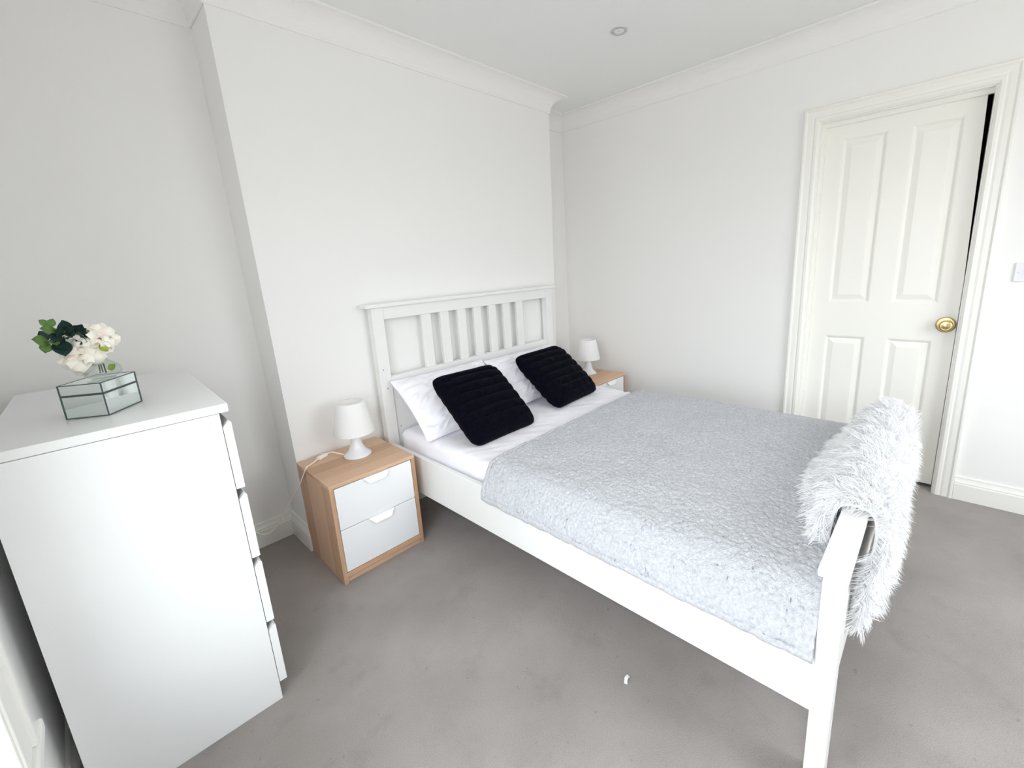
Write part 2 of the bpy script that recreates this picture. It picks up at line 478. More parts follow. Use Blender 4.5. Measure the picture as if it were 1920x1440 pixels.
kn = obj('door_knob', lathe(bmesh.new(), [(0.0, 0.0), (0.041, 0.0), (0.041, 0.003), (0.036, 0.007), (0.031, 0.006), (0.014, 0.010), (0.011, 0.016), (0.011, 0.030),
        (0.020, 0.036), (0.0275, 0.044), (0.0295, 0.052), (0.0275, 0.059), (0.021, 0.063), (0.019, 0.0625), (0.017, 0.0625), (0.010, 0.0655), (0.0, 0.0665)], 40, (LX, -2.241, 0.93), '-x', False), M['brass'], d, True, off)
tag(kn, 'polished brass knob')
# linings with a stop bead, and the moulded casing
bm = bmesh.new()
box(bm, XR - 0.001, XR + 0.15, DY1, DY1 + 0.012, 0, DZ1 + 0.012); box(bm, XR - 0.001, XR + 0.15, DY0 - 0.012, DY0, 0, DZ1 + 0.012)
box(bm, XR - 0.001, XR + 0.15, DY0, DY1, DZ1, DZ1 + 0.012)
obj('door_lining', bm, M['trim'], d, off=off)
ap = [(0.0, 0.0), (0.020, 0.0), (0.023, 0.004), (0.023, 0.012), (0.017, 0.020), (0.016, 0.040), (0.013, 0.050), (0.0165, 0.056), (0.0165, 0.068), (0.009, 0.078), (0.0, 0.080)]
def casing(y_in, y_out, z_in, z_out, face_x, sgn):
    """profile swept up one side, across the head and down the other with mitres"""
    bm = bmesh.new(); rings = []
    wid = 0.080
    for (yy, zz, my, mz) in ((DY1, 0, 1, 0), (DY1, DZ1, 1, 1), (DY0, DZ1, -1, 1), (DY0, 0, -1, 0)):
        rings.append([bm.verts.new((XR - pr, yy + my * (0.004 + (wid - s)), zz + mz * (0.004 + (wid - s)))) for pr, s in ap])
    k = len(ap)
    for p, q in zip(rings[:-1], rings[1:]):
        for j in range(k):
            bm.faces.new((p[j], p[(j + 1) % k], q[(j + 1) % k], q[j]))
    bm.faces.new(rings[0]); bm.faces.new(rings[-1][::-1])
    return bm
obj('door_casing', casing(0, 0, 0, 0, 0, 0), M['trim'], d, off=off)
bm = bmesh.new()
box(bm, XR + 0.034, XR + 0.0546, DY1 - 0.020, DY1, 0, DZ1); box(bm, XR + 0.034, XR + 0.0546, DY0, DY1 - 0.020, DZ1 - 0.022, DZ1)
obj('door_stop', bm, M['trim'], d, off=off)

# ---- sash windows; local frame: wall face at x = 0, outside towards -x, y along the wall, z above the sill
def sash_window(name, label, loc, rz, wd):
    hh = WZ1 - WZ0; a0, a1 = -wd / 2, wd / 2
    t = thing(name, label, None, loc, rz, kind='structure')
    bm = bmesh.new()
    box(bm, -0.20, -0.12, a0, a0 + 0.05, 0, hh); box(bm, -0.20, -0.12, a1 - 0.05, a1, 0, hh)
    box(bm, -0.20, -0.12, a0, a1, hh - 0.05, hh); box(bm, -0.20, -0.12, a0, a1, 0, 0.04)
    box(bm, -0.20, -0.12, -0.03, 0.03, 0.04, hh - 0.05)
    obj('window_frame', bm, M['trim'], t)
    zm = 0.94
    for (a, b) in ((a0 + 0.05, -0.03), (0.03, a1 - 0.05)):
        for (z0, z1, xo) in ((0.04, zm + 0.02, 0.0), (zm - 0.02, hh - 0.05, -0.035)):
            bm = bmesh.new(); x0, x1 = -0.155 + xo, -0.122 + xo
            box(bm, x0, x1, a, a + 0.04, z0, z1); box(bm, x0, x1, b - 0.04, b, z0, z1)
            box(bm, x0, x1, a + 0.04, b - 0.04, z0, z0 + 0.05); box(bm, x0, x1, a + 0.04, b - 0.04, z1 - 0.035, z1)
            sh_ = obj('sash', bm, M['trim'], t)
            obj('pane', nbox(x0 + 0.014, x0 + 0.018, a + 0.04, b - 0.04, z0 + 0.05, z1 - 0.035), M['pane'], sh_)
    obj('window_sill', nbox(-0.12, 0.026, a0 - 0.19, a1 + 0.19, -0.03, 0, 0.005), M['trim'], t)
    bm = bmesh.new()
    for (y0, y1) in ((a1 - 0.005, a1 + 0.135), (a0 - 0.135, a0 + 0.005)):
        box(bm, -0.001, 0.016, y0, y1, 0, hh + 0.075, 0.004); box(bm, -0.001, 0.024, y1 - 0.034, y1 - 0.012, 0, hh + 0.06, 0.004); box(bm, -0.001, 0.020, y0 + 0.010, y0 + 0.030, 0, hh + 0.06, 0.003)
    box(bm, -0.001, 0.016, a0, a1, hh - 0.005, hh + 0.075, 0.004)
    obj('window_casing', bm, M['trim'], t)
sash_window('window_1', 'white sash window in the left wall', (XL, (WY0 + WY1) / 2, WZ0), 0, WY1 - WY0)
sash_window('added_window_2', 'unseen white sash window added in the front wall for fill light', ((FX0 + FX1) / 2, YF, WZ0), R(90), FX1 - FX0)  # added window, never in view, brightens the faces turned to the camera

# ---- radiator below the window (only its far top corner is in view)
rd = thing('radiator', 'white panel radiator under the window, cut by the lower left picture edge', 'radiator', (XL + 0.09, -1.65, 0))
off = rd.location
obj('panel', nbox(XL + 0.045, XL + 0.124, -2.45, -1.10, 0.10, 0.398, 0.008), M['handle_white'], rd, off=off)
bm = bmesh.new()
for i in range(33):
    y = -2.43 + i * 0.04
    box(bm, XL + 0.121, XL + 0.127, y, y + 0.022, 0.13, 0.37, 0.0025, 1)
obj('flutes', bm, M['handle_white'], rd, off=off)
for y in (-2.25, -1.35):
    obj('bracket', nbox(XL + 0.001, XL + 0.046, y, y + 0.03, 0.0, 0.36), M['handle_white'], rd, off=off)

# ---- ceiling downlight, light switch
dl = thing('downlight', 'round recessed spotlight in the ceiling', 'spotlight', (1.753, -0.831, H))
obj('ring', lathe(bmesh.new(), [(0.030, 0.0), (0.030, -0.003), (0.034, -0.005), (0.042, -0.004), (0.045, -0.0005), (0.045, 0.0)], 40, cap=False), M['chrome'], dl, True)
obj('cup', lathe(bmesh.new(), [(0.030, -0.002), (0.029, 0.004), (0.026, 0.012), (0.020, 0.018)], 40, cap=False), M['chrome'], dl, True)
obj('bulb', lathe(bmesh.new(), [(0.020, 0.016), (0.019, 0.006), (0.014, 0.001), (0.006, -0.001), (0.001, -0.0012)], 32, cap=False), M['lamp_base'], dl, True)
sw = thing('light_switch', 'pale grey plastic light switch on the wall beside the door', 'light switch', (XR, -2.49, 1.197))
obj('plate', nbox(-0.009, 0, -0.043, 0.043, -0.0435, 0.0435, 0.003), M['plastic'], sw)
obj('rocker', nbox(-0.013, -0.008, -0.010, 0.010, -0.016, 0.016, 0.002), M['plastic'], sw)
for y in (-0.030, 0.030):
    obj('screw', lathe(bmesh.new(), [(0.0035, 0.0085), (0.0035, 0.0095), (0.002, 0.0100)], 12, (0, y, 0), '-x'), M['chrome'], sw)

# ================================================================== bed
bed = thing('double_bed', 'white slatted wooden double bed with a low footboard', 'bed', (1.294, -1.07, 0))
off = bed.location
def part(name, m='bed_white', parent=None, bev=0.003, *b):
    o = obj(name, nbox(*b, bev=bev), M[m], bed if parent is None else parent, off=off if parent is None else None)
    return o
hx = [(0.580, 0.645), (1.943, 2.008)]
for a, b in hx:
    part('head_post', 'bed_white', None, 0.003, a, b, -0.070, -0.022, 0.0, 1.180)
part('head_cap', 'bed_white', None, 0.004, 0.545, 2.043, -0.082, -0.012, 1.180, 1.200)
part('head_top_rail', 'bed_white', None, 0.002, 0.645, 1.943, -0.062, -0.030, 1.115, 1.180)
part('head_bottom_rail', 'bed_white', None, 0.003, 0.645, 1.943, -0.066, -0.026, 0.735, 0.805)
part('head_panel', 'bed_white', None, 0.0, 0.645, 1.943, -0.056, -0.032, 0.240, 0.735)
for i in range(7):
    x = 0.882 + i * 0.127
    part('head_slat', 'bed_white', None, 0.002, x, x + 0.062, -0.055, -0.035, 0.805, 1.115)
fxs = [(0.572, 0.637), (1.951, 2.016)]
for a, b in fxs:
    part('foot_post', 'bed_white', None, 0.003, a, b, -2.127, -2.083, 0.0, 0.640)
part('foot_cap', 'bed_white', None, 0.003, 0.541, 2.045, -2.134, -2.076, 0.640, 0.660)
part('foot_top_rail', 'bed_white', None, 0.002, 0.637, 1.951, -2.118, -2.092, 0.560, 0.640)
part('foot_panel', 'bed_white', None, 0.002, 0.637, 1.951, -2.116, -2.094, 0.220, 0.440)
for a, b in ((0.588, 0.612), (1.976, 2.000)):
    part('side_rail', 'bed_white', None, 0.003, a, b, -2.083, -0.070, 0.222, 0.432)
part('mid_beam', 'bed_white', None, 0.0, 1.280, 1.310, -2.094, -0.056, 0.230, 0.285)
for i in range(13):
    y = -2.02 + i * 0.155
    part('base_slat', 'bed_white', None, 0.0, 0.612, 1.976, y, y + 0.07, 0.285, 0.300)
for (x, y, z) in ((0.672, -0.0565, 0.510), (0.615, -0.0705, 0.745), (0.604, -0.0705, 0.850)):
    bm = bmesh.new(); lathe(bm, [(0.0055 if z < 0.6 else 0.003, 0), (0.004 if z < 0.6 else 0.002, 0.0012)], 14)
    o = obj('screw_hole', bm, M['chrome'] if z < 0.6 else M['dark'], bed); o.location = Vector((x, y, z)) - off; o.rotation_euler = (R(90), 0, 0)  # dark discs stand for the holes, their shade put into the colour

# ---- mattress in a fitted sheet: rounded box with wrinkles
def rounded(name, lo, hi, r, step, disp=None):
    lo = np.array(lo); hi = np.array(hi); c = (lo + hi) / 2; h = (hi - lo) / 2
    V = []; F = []
    n = [max(2, int(round((hi[i] - lo[i]) / step))) for i in range(3)]
    base = 0
    for ax in range(3):
        o1, o2 = [i for i in range(3) if i != ax]
        for s in (-1, 1):
            a = np.linspace(-h[o1], h[o1], n[o1] + 1); b = np.linspace(-h[o2], h[o2], n[o2] + 1)
            A, B = np.meshgrid(a, b, indexing='ij')
            P = np.zeros(A.shape + (3,)); P[..., o1] = A; P[..., o2] = B; P[..., ax] = s * h[ax]
            idx = np.arange(A.size).reshape(A.shape) + base; base += A.size
            q = np.stack([idx[:-1, :-1], idx[1:, :-1], idx[1:, 1:], idx[:-1, 1:]], -1).reshape(-1, 4)
            flip = (s > 0) == (ax == 1)
            F.append(q[:, ::-1] if flip else q); V.append(P.reshape(-1, 3))
    V = np.concatenate(V); F = np.concatenate(F)
    inner = np.clip(V, -(h - r), h - r); d_ = V - inner
    nn = d_ / np.maximum(np.linalg.norm(d_, axis=1, keepdims=True), 1e-9)
    P = inner + r * nn + c
    if disp is not None:
        P = P + nn * disp(P, nn)[:, None]
    me = raw_mesh(name, P, F)
    bm = bmesh.new(); bm.from_mesh(me); bmesh.ops.remove_doubles(bm, verts=bm.verts, dist=1e-5)
    bmesh.ops.recalc_face_normals(bm, faces=bm.faces); bm.to_mesh(me); bm.free()
    return me
def sheet_wrinkles(P, nn):
    x, y, z = P.T
    band = np.exp(-((y + 0.80) / 0.16) ** 2)
    u = (y * 0.9 + x * 0.5)
    w1 = np.abs(vnoise(u * 26, (x - y * 0.4) * 5, 3) - 0.5)
    w2 = np.abs(vnoise(x * 9 + 3, y * 22, 5) - 0.5)
    side = (z < 0.47)
    a = -0.036 * band * np.minimum(w1, 0.28) - 0.008 * w2 * (1 - 0.5 * side)
    a += -0.012 * side * np.abs(vnoise(y * 9, z * 7, 9) - 0.5)
    return a * (nn[:, 2] > -0.5)
mt = obj('mattress', rounded('mattress', (0.632, -2.065, 0.301), (1.972, -0.085, 0.508), 0.045, 0.014, sheet_wrinkles), M['linen'], smooth=True)
tag(mt, 'mattress in a white fitted sheet under the grey blanket', 'mattress')

# ---- grey fleece blanket
def blanket():
    r_ = random.Random(4)
    # cross section from the far hem to the near hem, a distance along with (x, z)
    cs = [(2.012, 0.400), (2.010, 0.432), (2.002, 0.448), (1.980, 0.470), (1.955, 0.512), (1.90, 0.519), (1.6, 0.520), (1.294, 0.521), (1.0, 0.520),
          (0.74, 0.519), (0.690, 0.517), (0.652, 0.507), (0.618, 0.480), (0.587, 0.446), (0.572, 0.418), (0.568, 0.386)]
    pts = smooth_path([(x, z, 0) for x, z in cs], 12)
    pts = np.array([(p.x, p.y) for p in pts])
    L_ = np.concatenate([[0], np.cumsum(np.linalg.norm(np.diff(pts, axis=0), axis=1))])
    n = 480; s = np.linspace(0, L_[-1], n)
    cx_ = np.interp(s, L_, pts[:, 0]); cz_ = np.interp(s, L_, pts[:, 1])
    tx = np.gradient(cx_, s); tz = np.gradient(cz_, s); nx_, nz_ = tz, -tx
    m = 380
    v = np.linspace(0, 1, m)
    V, S_ = np.meshgrid(v, s, indexing='ij')
    X = np.interp(S_, s, cx_); Z = np.interp(S_, s, cz_)
    NX = np.interp(S_, s, nx_); NZ = np.interp(S_, s, nz_)
    y_head = -0.822 - 0.02 * vnoise(S_ * 3.0, S_ * 0, 2) - 0.035 * np.clip((0.66 - X) / 0.10, 0, 1)
    y_foot = -2.0815 + 0 * S_
    Y = y_head + (y_foot - y_head) * V
    # hem: rolls down at the head edge
    d_edge = (Y - y_head)
    wave = 0.010 * (vnoise(S_ * 5, Y * 4, 11) - 0.5) + 0.006 * (vnoise(S_ * 13, Y * 11, 12) - 0.5)
    wx = 0.010 * (vnoise(S_ * 45, Y * 45, 61) - 0.5); wy = 0.010 * (vnoise(S_ * 45, Y * 45, 62) - 0.5)
    t1 = 1 - np.abs(vnoise((S_ + wx) * 75, (Y + wy) * 75, 21) - 0.5) * 2
    t2 = 1 - np.abs(vnoise((S_ + wx * 2) * 120, (Y - wy * 2) * 120, 22) - 0.5) * 2
    tuft = 0.0050 * t1 + 0.0035 * t2
    lift = 0.004 + wave + tuft
    edge = np.minimum(np.minimum(-d_edge, L_[-1] - S_), S_)
    lift = lift * np.clip(edge / 0.012, 0.0, 1) ** 0.5
    seam = np.exp(-((edge - 0.022) / 0.005) ** 2)
    lift = lift - 0.004 * seam
    X = X + NX * lift; Z = Z + NZ * lift
    hem = 0.006 * (vnoise(Y * 40, Y * 0, 31) - 0.5) * np.clip(1 - (L_[-1] - S_) / 0.05, 0, 1)
    Z = Z + hem
    return grid_mesh('blanket', X, Y, Z)
bl = obj('blanket', blanket(), M['fleece'], smooth=True)
sol = bl.modifiers.new('thickness', 'SOLIDIFY'); sol.thickness = 0.006; sol.offset = -1
tag(bl, 'fluffy light grey fleece blanket spread over the lower bed', 'blanket')

# ---- pillows and cushions
def frame_matrix(bl_, br_, tr_, tl_):
    bl_, br_, tr_, tl_ = map(Vector, (bl_, br_, tr_, tl_))
    c = (bl_ + br_ + tr_ + tl_) / 4
    x = ((br_ - bl_) + (tr_ - tl_)).normalized(); y = ((tl_ - bl_) + (tr_ - br_)); y = (y - x * y.dot(x)).normalized()
    z = x.cross(y)
    m = Matrix((x, y, z)).transposed().to_4x4(); m.translation = c
    return m, ((br_ - bl_).length + (tr_ - tl_).length) / 2, ((tl_ - bl_).length + (tr_ - br_).length) / 2

def pillow_mesh(name, w_, h_, t_, n=90, ear=0.05, ribs=0, seed=0, wrinkle=0.0, power=2.4, front=1.0, back=1.0, rnd=16.0, ex=0.62):
    u = np.sin(np.linspace(-1, 1, n) * math.pi / 2); u = 0.6 * u + 0.4 * np.linspace(-1, 1, n); U, V = np.meshgrid(u, u, indexing='ij')
    sq = np.maximum(np.abs(U), np.abs(V)) / np.maximum((np.abs(U) ** rnd + np.abs(V) ** rnd) ** (1 / rnd), 1e-9)
    pin = 1 - ear * (1 - np.abs(V) ** 2.2) * np.abs(U) ** 3
    pin2 = 1 - ear * (1 - np.abs(U) ** 2.2) * np.abs(V) ** 3
    X = U * sq * w_ / 2 * pin; Y = V * sq * h_ / 2 * pin2
    prof_ = ((1 - np.abs(U) ** power) * (1 - np.abs(V) ** power)) ** ex
    res = []
    for sgn, fac in ((1, front), (-1, back)):
        T = t_ / 2 * fac * prof_
        if ribs:
            ph = (V * 0.5 + 0.5) * ribs
            g = np.abs(np.sin(np.pi * (ph + 0.18 * (vnoise(U * 2 + 5, V * 3, seed) - 0.5))))
            T = T + 0.022 * (g ** 0.4 - 1) * np.clip((prof_ - 0.25) / 0.6, 0, 1) + 0.006 * (vnoise(U * 6, V * 6, seed + 4) - 0.5) * prof_
        if wrinkle:
            r1 = np.abs(vnoise(U * 3.5 + V * 2.0, V * 7 - U * 2, seed) - 0.5)
            r2 = np.abs(vnoise(U * 9 - V * 6, V * 5, seed + 7) - 0.5)
            T = T - wrinkle * (r1 * 1.0 + r2 * 0.5) * np.clip(prof_ * 2.5, 0, 1)
        res.append(T)
    Zf = np.maximum(res[0], 0.002) ; Zb = -np.maximum(res[1], 0.002)
    edge = (np.abs(U) > 0.999) | (np.abs(V) > 0.999)
    Zf = np.where(edge, 0, Zf); Zb = np.where(edge, 0, Zb)
    N = n * n; idx = np.arange(N).reshape(n, n)
    q = np.stack([idx[:-1, :-1], idx[1:, :-1], idx[1:, 1:], idx[:-1, 1:]], -1).reshape(-1, 4)
    v = np.concatenate([np.stack([X, Y, Zf], -1).reshape(-1, 3), np.stack([X, Y, Zb], -1).reshape(-1, 3)])
    me = raw_mesh(name, v, np.concatenate([q, q[:, ::-1] + N]))
    bm = bmesh.new(); bm.from_mesh(me); bmesh.ops.remove_doubles(bm, verts=bm.verts, dist=1e-5); bm.to_mesh(me); bm.free()
    return me

PIL = [((0.588, -0.400, 0.520), (1.250, -0.410, 0.524), (1.262, -0.105, 0.775), (0.640, -0.105, 0.785), 'white pillow at the left end of the headboard, behind the nearer black cushion', 31),
       ((1.262, -0.405, 0.528), (1.930, -0.385, 0.528), (1.960, -0.105, 0.765), (1.270, -0.105, 0.765), 'white pillow at the right end of the headboard, behind the farther black cushion', 47)]
for a, b, c, d_, lab, sd in PIL:
    m_, pw, ph_ = frame_matrix(a, b, c, d_)
    o = obj('pillow', pillow_mesh('pillow', pw, ph_ + 0.02, 0.15, 110, 0.05, 0, sd, 0.034, 2.6, 1.15, 0.75, rnd=44.0), M['linen'], smooth=True)
    o.matrix_world = m_
    tag(o, lab, 'pillow', 'white bed pillows')
CUS = [((0.716, -0.648, 0.520), (1.130, -0.646, 0.516), (1.173, -0.318, 0.786), (0.737, -0.332, 0.800), 'black ribbed faux fur cushion in front of the nearer pillow', 5),
       ((1.349, -0.619, 0.526), (1.784, -0.590, 0.526), (1.829, -0.275, 0.787), (1.390, -0.297, 0.786), 'black ribbed faux fur cushion in front of the farther pillow', 9)]
for a, b, c, d_, lab, sd in CUS:
    m_, pw, ph_ = frame_matrix(a, b, c, d_)
    o = obj('cushion', pillow_mesh('cushion', pw + 0.022, ph_ + 0.022, 0.145, 130, 0.03, 8, sd, 0, 4.0, rnd=10.0, ex=0.46), M['navy'], smooth=True)
    o.matrix_world = m_
    tag(o, lab, 'cushion', 'black faux fur cushions')

# ---- white fur throw over the footboard
def fur_throw():
    t = thing('fur_throw', 'shaggy white fur throw hanging over the footboard', 'throw', (1.33, -2.10, 0.66))
    off = t.location
    rng = np.random.default_rng(8)
    x0, x1 = 0.845, 1.84
    nu, nv = 64, 72
    U = np.linspace(0, 1, nu)
    XX = np.zeros((nu, nv)); YY = np.zeros((nu, nv)); ZZ = np.zeros((nu, nv))
    for i, u in enumerate(U):
        x = x0 + (x1 - x0) * u
        inn = 0.012 + 0.093 * min(1, u / 0.30) ** 0.8 * (1 - 0.5 * max(0, (u - 0.6) / 0.4))     # how far it lies on the bed
        drop = 0.30 + 0.06 * math.sin(u * 3.0 + 0.4) - 0.05 * u                                  # bottom height of the outside hang
        bulge = 0.020 + 0.012 * math.sin(u * 9)
        tuck = 0.030 * math.exp(-u / 0.12)
        path = [(-2.062 + inn, 0.546), (-2.062 + inn * 0.80, 0.566), (-2.062 + inn * 0.52, 0.606), (-2.064 + inn * 0.22, 0.648), (-2.076, 0.673), (-2.105, 0.680), (-2.138, 0.672),
                (-2.147 - 0.3 * bulge, 0.640), (-2.146 - bulge * 0.8 + tuck * 0.3, 0.56), (-2.142 - bulge + tuck * 1.1, 0.45), (-2.136 - bulge * 0.6 + tuck * 0.9, drop)]
        P = np.array([(p.x, p.y) for p in smooth_path([(a, b, 0) for a, b in path], 10)])
        L_ = np.concatenate([[0], np.cumsum(np.linalg.norm(np.diff(P, axis=0), axis=1))])
        s = np.linspace(0, L_[-1], nv)
        XX[i] = x + 0.012 * (vnoise(s * 9, s * 0 + u * 3, 2) - 0.5); YY[i] = np.interp(s, L_, P[:, 0]); ZZ[i] = np.interp(s, L_, P[:, 1])
    me = grid_mesh('backing', XX - off.x, YY - off.y, ZZ - off.z)
    b = obj('backing', me, M['fur_base'], t, True)
    so = b.modifiers.new('thickness', 'SOLIDIFY'); so.thickness = 0.008; so.offset = 0
    # fur: tapered ribbons gathered into locks
    P = np.stack([XX, YY, ZZ], -1)
    du = np.gradient(P, axis=0); dv = np.gradient(P, axis=1)
    N = np.cross(dv, du); N /= np.linalg.norm(N, axis=-1, keepdims=True)
    if N[nu // 2, 36, 2] < 0 and N[nu // 2, 40, 2] < 0: N = -N
    DV = dv / np.linalg.norm(dv, axis=-1, keepdims=True)
    K = 3800
    cu = np.where(np.arange(K) < 260, rng.uniform(0, 0.04, K), rng.uniform(0, 1, K)); cv = rng.uniform(0, 1, K)
    def samp(A, u, v):
        a = u * (nu - 1); b_ = v * (nv - 1); i = np.clip(a.astype(int), 0, nu - 2); j = np.clip(b_.astype(int), 0, nv - 2)
        fa = (a - i)[:, None]; fb = (b_ - j)[:, None]
        return (A[i, j] * (1 - fa) + A[i + 1, j] * fa) * (1 - fb) + (A[i, j + 1] * (1 - fa) + A[i + 1, j + 1] * fa) * fb
    rootc = samp(P, cu, cv); nc = samp(N, cu, cv); dc = samp(DV, cu, cv)
    g = np.array([0, 0, -1.0])
    # the pile falls away from the ridge on both sides
    side = np.where(cv > 0.45, 1.0, -1.0)[:, None]
    swirl = rng.normal(0, 1, (K, 3)) * 0.42
    dirc = nc * 0.75 + dc * side * 0.75 + g * 0.18 + swirl
    edge_ = np.clip(1 - cu / 0.06, 0, 1)[:, None]
    dirc = dirc + edge_ * (np.array([-0.55, 0, 0]) + rng.normal(0, 0.5, (K, 3)) + np.array([0, 0.5, 0]) * (cv > 0.62)[:, None])
    dirc /= np.linalg.norm(dirc, axis=1, keepdims=True)
    lenc = rng.uniform(0.036, 0.066, K)
    per = 14
    n = K * per
    k = np.repeat(np.arange(K), per)
    su = np.clip(cu[k] + rng.normal(0, 0.016, n), 0, 1); sv = np.clip(cv[k] + rng.normal(0, 0.020, n), 0, 1)
    root = samp(P, su, sv); nn = samp(N, su, sv)
    tipc = rootc[k] + dirc[k] * lenc[k][:, None]
    tip = root + dirc[k] * lenc[k][:, None]; tip = tip * 0.55 + tipc * 0.45 + rng.normal(0, 0.0035, (n, 3))
    mid = root + nn * 0.014 + (tip - root) * 0.42
    tip = tip + g * 0.004
    wdir = np.cross(tip - root, rng.normal(0, 1, (n, 3))); wdir /= np.linalg.norm(wdir, axis=1, keepdims=True)
    w0 = rng.uniform(0.0006, 0.0011, n)[:, None]
    q2 = root * 0.12 + mid * 0.46 + tip * 0.42
    v = np.stack([root - wdir * w0, root + wdir * w0, mid - wdir * w0 * 0.9, mid + wdir * w0 * 0.9, q2 * 0 + (mid * 0.45 + tip * 0.55) - wdir * w0 * 0.6,
                  (mid * 0.45 + tip * 0.55) + wdir * w0 * 0.6, tip], 1).reshape(-1, 3) - np.array(off)
    b0 = np.arange(n)[:, None] * 7
    f = np.concatenate([b0 + np.array([[0, 1, 3]]), b0 + np.array([[0, 3, 2]]), b0 + np.array([[2, 3, 5]]), b0 + np.array([[2, 5, 4]]), b0 + np.array([[4, 5, 6]])])
    fu = obj('fur', raw_mesh('fur', v, f), M['fur'], t, True)
    tag(fu, kind='stuff')
fur_throw()

# ================================================================== bedside tables
def bedside(name, label, loc, rz):
    t = thing(name, label, 'bedside table', loc, rz, 'oak bedside tables')
    W_, D_, H_ = 0.41, 0.39, 0.48
    obj('table_top', nbox(0, W_, 0, D_, H_ - 0.016, H_, 0.001), M['wood_x'], t)
    for x in (0, W_ - 0.018):
        obj('side_panel', nbox(x, x + 0.018, 0, D_, 0, H_ - 0.016, 0.001), M['wood_z'], t)
    obj('back_panel', nbox(0.018, W_ - 0.018, D_ - 0.006, D_, 0.03, H_ - 0.016), M['wood_z'], t)
    obj('bottom_panel', nbox(0.018, W_ - 0.018, 0.0, D_ - 0.006, 0.030, 0.050, 0.001), M['wood_x'], t)
    obj('plinth', nbox(0.018, W_ - 0.018, 0.012, 0.028, 0.0, 0.030), M['wood_x'], t)
    for z0, z1 in ((0.262, 0.459), (0.054, 0.258)):
        dr = obj('drawer', nbox(0.0205, W_ - 0.0205, 0.002, 0.018, z0, z1, 0.001), M['drawer_white'], t)
        bm = nbox(0.03, W_ - 0.03, 0.018, D_ - 0.03, z0 + 0.01, z1 - 0.03)
        obj('drawer_box', bm, M['drawer_white'], dr)
        # folded tab: a flat flange over the drawer edge and a sloping lip
        bm = bmesh.new()
        xa, xb, xc, xd = 0.148, 0.272, 0.250, 0.172
        zt = z1 + 0.001
        pts = [(xa, zt), (xb, zt), (xc, zt - 0.026), (xd, zt - 0.026)]
        fr = []; bk = []
        for x, z in pts:
            yy = -0.004 - 0.45 * (zt - z)
            fr.append(bm.verts.new((x, yy - 0.0015, z))); bk.append(bm.verts.new((x, yy + 0.0015, z)))
        bm.faces.new(fr); bm.faces.new(bk[::-1])
        for i in range(4): bm.faces.new((fr[i], bk[i], bk[(i + 1) % 4], fr[(i + 1) % 4]))
        box(bm, xa, xb, -0.005, 0.016, zt - 0.0005, zt + 0.0012)
        obj('handle', bm, M['handle_white'], dr)
    return t
bedside('bedside_table', 'oak bedside table with two white drawers, nearer one on the left of the bed', (0.122, -0.398, 0), -0.014)
bedside('bedside_table', 'oak bedside table half hidden behind the bed, against the door wall', (2.027, -0.431, 0), 0.0)

# ================================================================== lamps
def lamp(label, loc):
    t = thing('table_lamp', label, 'lamp', loc, 0, 'white bedside lamps')
    prof = [(0.0, 0.0), (0.064, 0.0), (0.066, 0.003), (0.0655, 0.007), (0.060, 0.012), (0.050, 0.020), (0.041, 0.030), (0.034, 0.042), (0.029, 0.056), (0.0255, 0.072), (0.023, 0.090), (0.0215, 0.110), (0.021, 0.135), (0.0, 0.135)]
    obj('lamp_base', lathe(bmesh.new(), prof, 56, cap=False), M['lamp_base'], t, True)
    obj('bulb_holder', lathe(bmesh.new(), [(0.0, 0.135), (0.018, 0.135), (0.018, 0.165), (0.0, 0.165)], 24, cap=False), M['plastic'], t)
    obj('bulb', lathe(bmesh.new(), [(0.013, 0.165), (0.018, 0.18), (0.026, 0.20), (0.028, 0.215), (0.022, 0.232), (0.008, 0.241), (0.0, 0.242)], 24, cap=False), M['lamp_base'], t, True)
    sh = [(0.0950, 0.1195), (0.0965, 0.1200), (0.0965, 0.1240), (0.0675, 0.2700), (0.0665, 0.2735), (0.0635, 0.2755), (0.0560, 0.2755)]
    obj('lamp_shade', lathe(bmesh.new(), sh, 64, cap=False), M['shade'], t, True)
    bm = bmesh.new()
    for k in range(3):
        a = k * 2 * math.pi / 3 + 0.4
        tube(bm, [(0.018 * math.cos(a), 0.018 * math.sin(a), 0.15), (0.0925 * math.cos(a), 0.0925 * math.sin(a), 0.128)], 0.0022, 6)
    obj('shade_spider', bm, M['plastic'], t)
    return t
l1 = lamp('white mushroom table lamp with a trailing cord, on the nearer bedside table', (0.362, -0.168, 0.48))
cp = [(0.312, -0.128, 0.487), (0.296, -0.100, 0.492), (0.278, -0.066, 0.497), (0.262, -0.053, 0.493), (0.250, -0.052, 0.490)]
cp2 = [(0.212, -0.068, 0.490), (0.180, -0.090, 0.487), (0.150, -0.115, 0.489), (0.129, -0.130, 0.486), (0.112, -0.075, 0.405), (0.097, -0.010, 0.330), (0.075, 0.045, 0.262), (0.049, 0.070, 0.207), (0.022, 0.105, 0.150), (-0.004, 0.130, 0.116),
       (-0.024, 0.150, 0.104), (-0.045, 0.170, 0.110), (-0.068, 0.195, 0.128), (-0.110, 0.220, 0.150)]
bm = bmesh.new(); tube(bm, smooth_path(cp, 6), 0.0030, 8); tube(bm, smooth_path(cp2, 6), 0.0032, 8)
co = obj('cord', bm, M['cord'], l1, True); co.location = -l1.location
so = obj('cord_switch', nbox(-0.026, 0.026, -0.0115, 0.0115, -0.008, 0.008, 0.004, 3), M['cord'], l1, True)
so.location = Vector((0.231, -0.060, 0.489)) - l1.location; so.rotation_euler = (0, 0, math.atan2(0.016, 0.038))
sk_ = obj('switch_slider', nbox(-0.006, 0.006, -0.005, 0.005, 0.007, 0.011, 0.001), M['plastic'], so)
lamp('white mushroom table lamp on the bedside table by the door wall', (2.278, -0.190, 0.48))

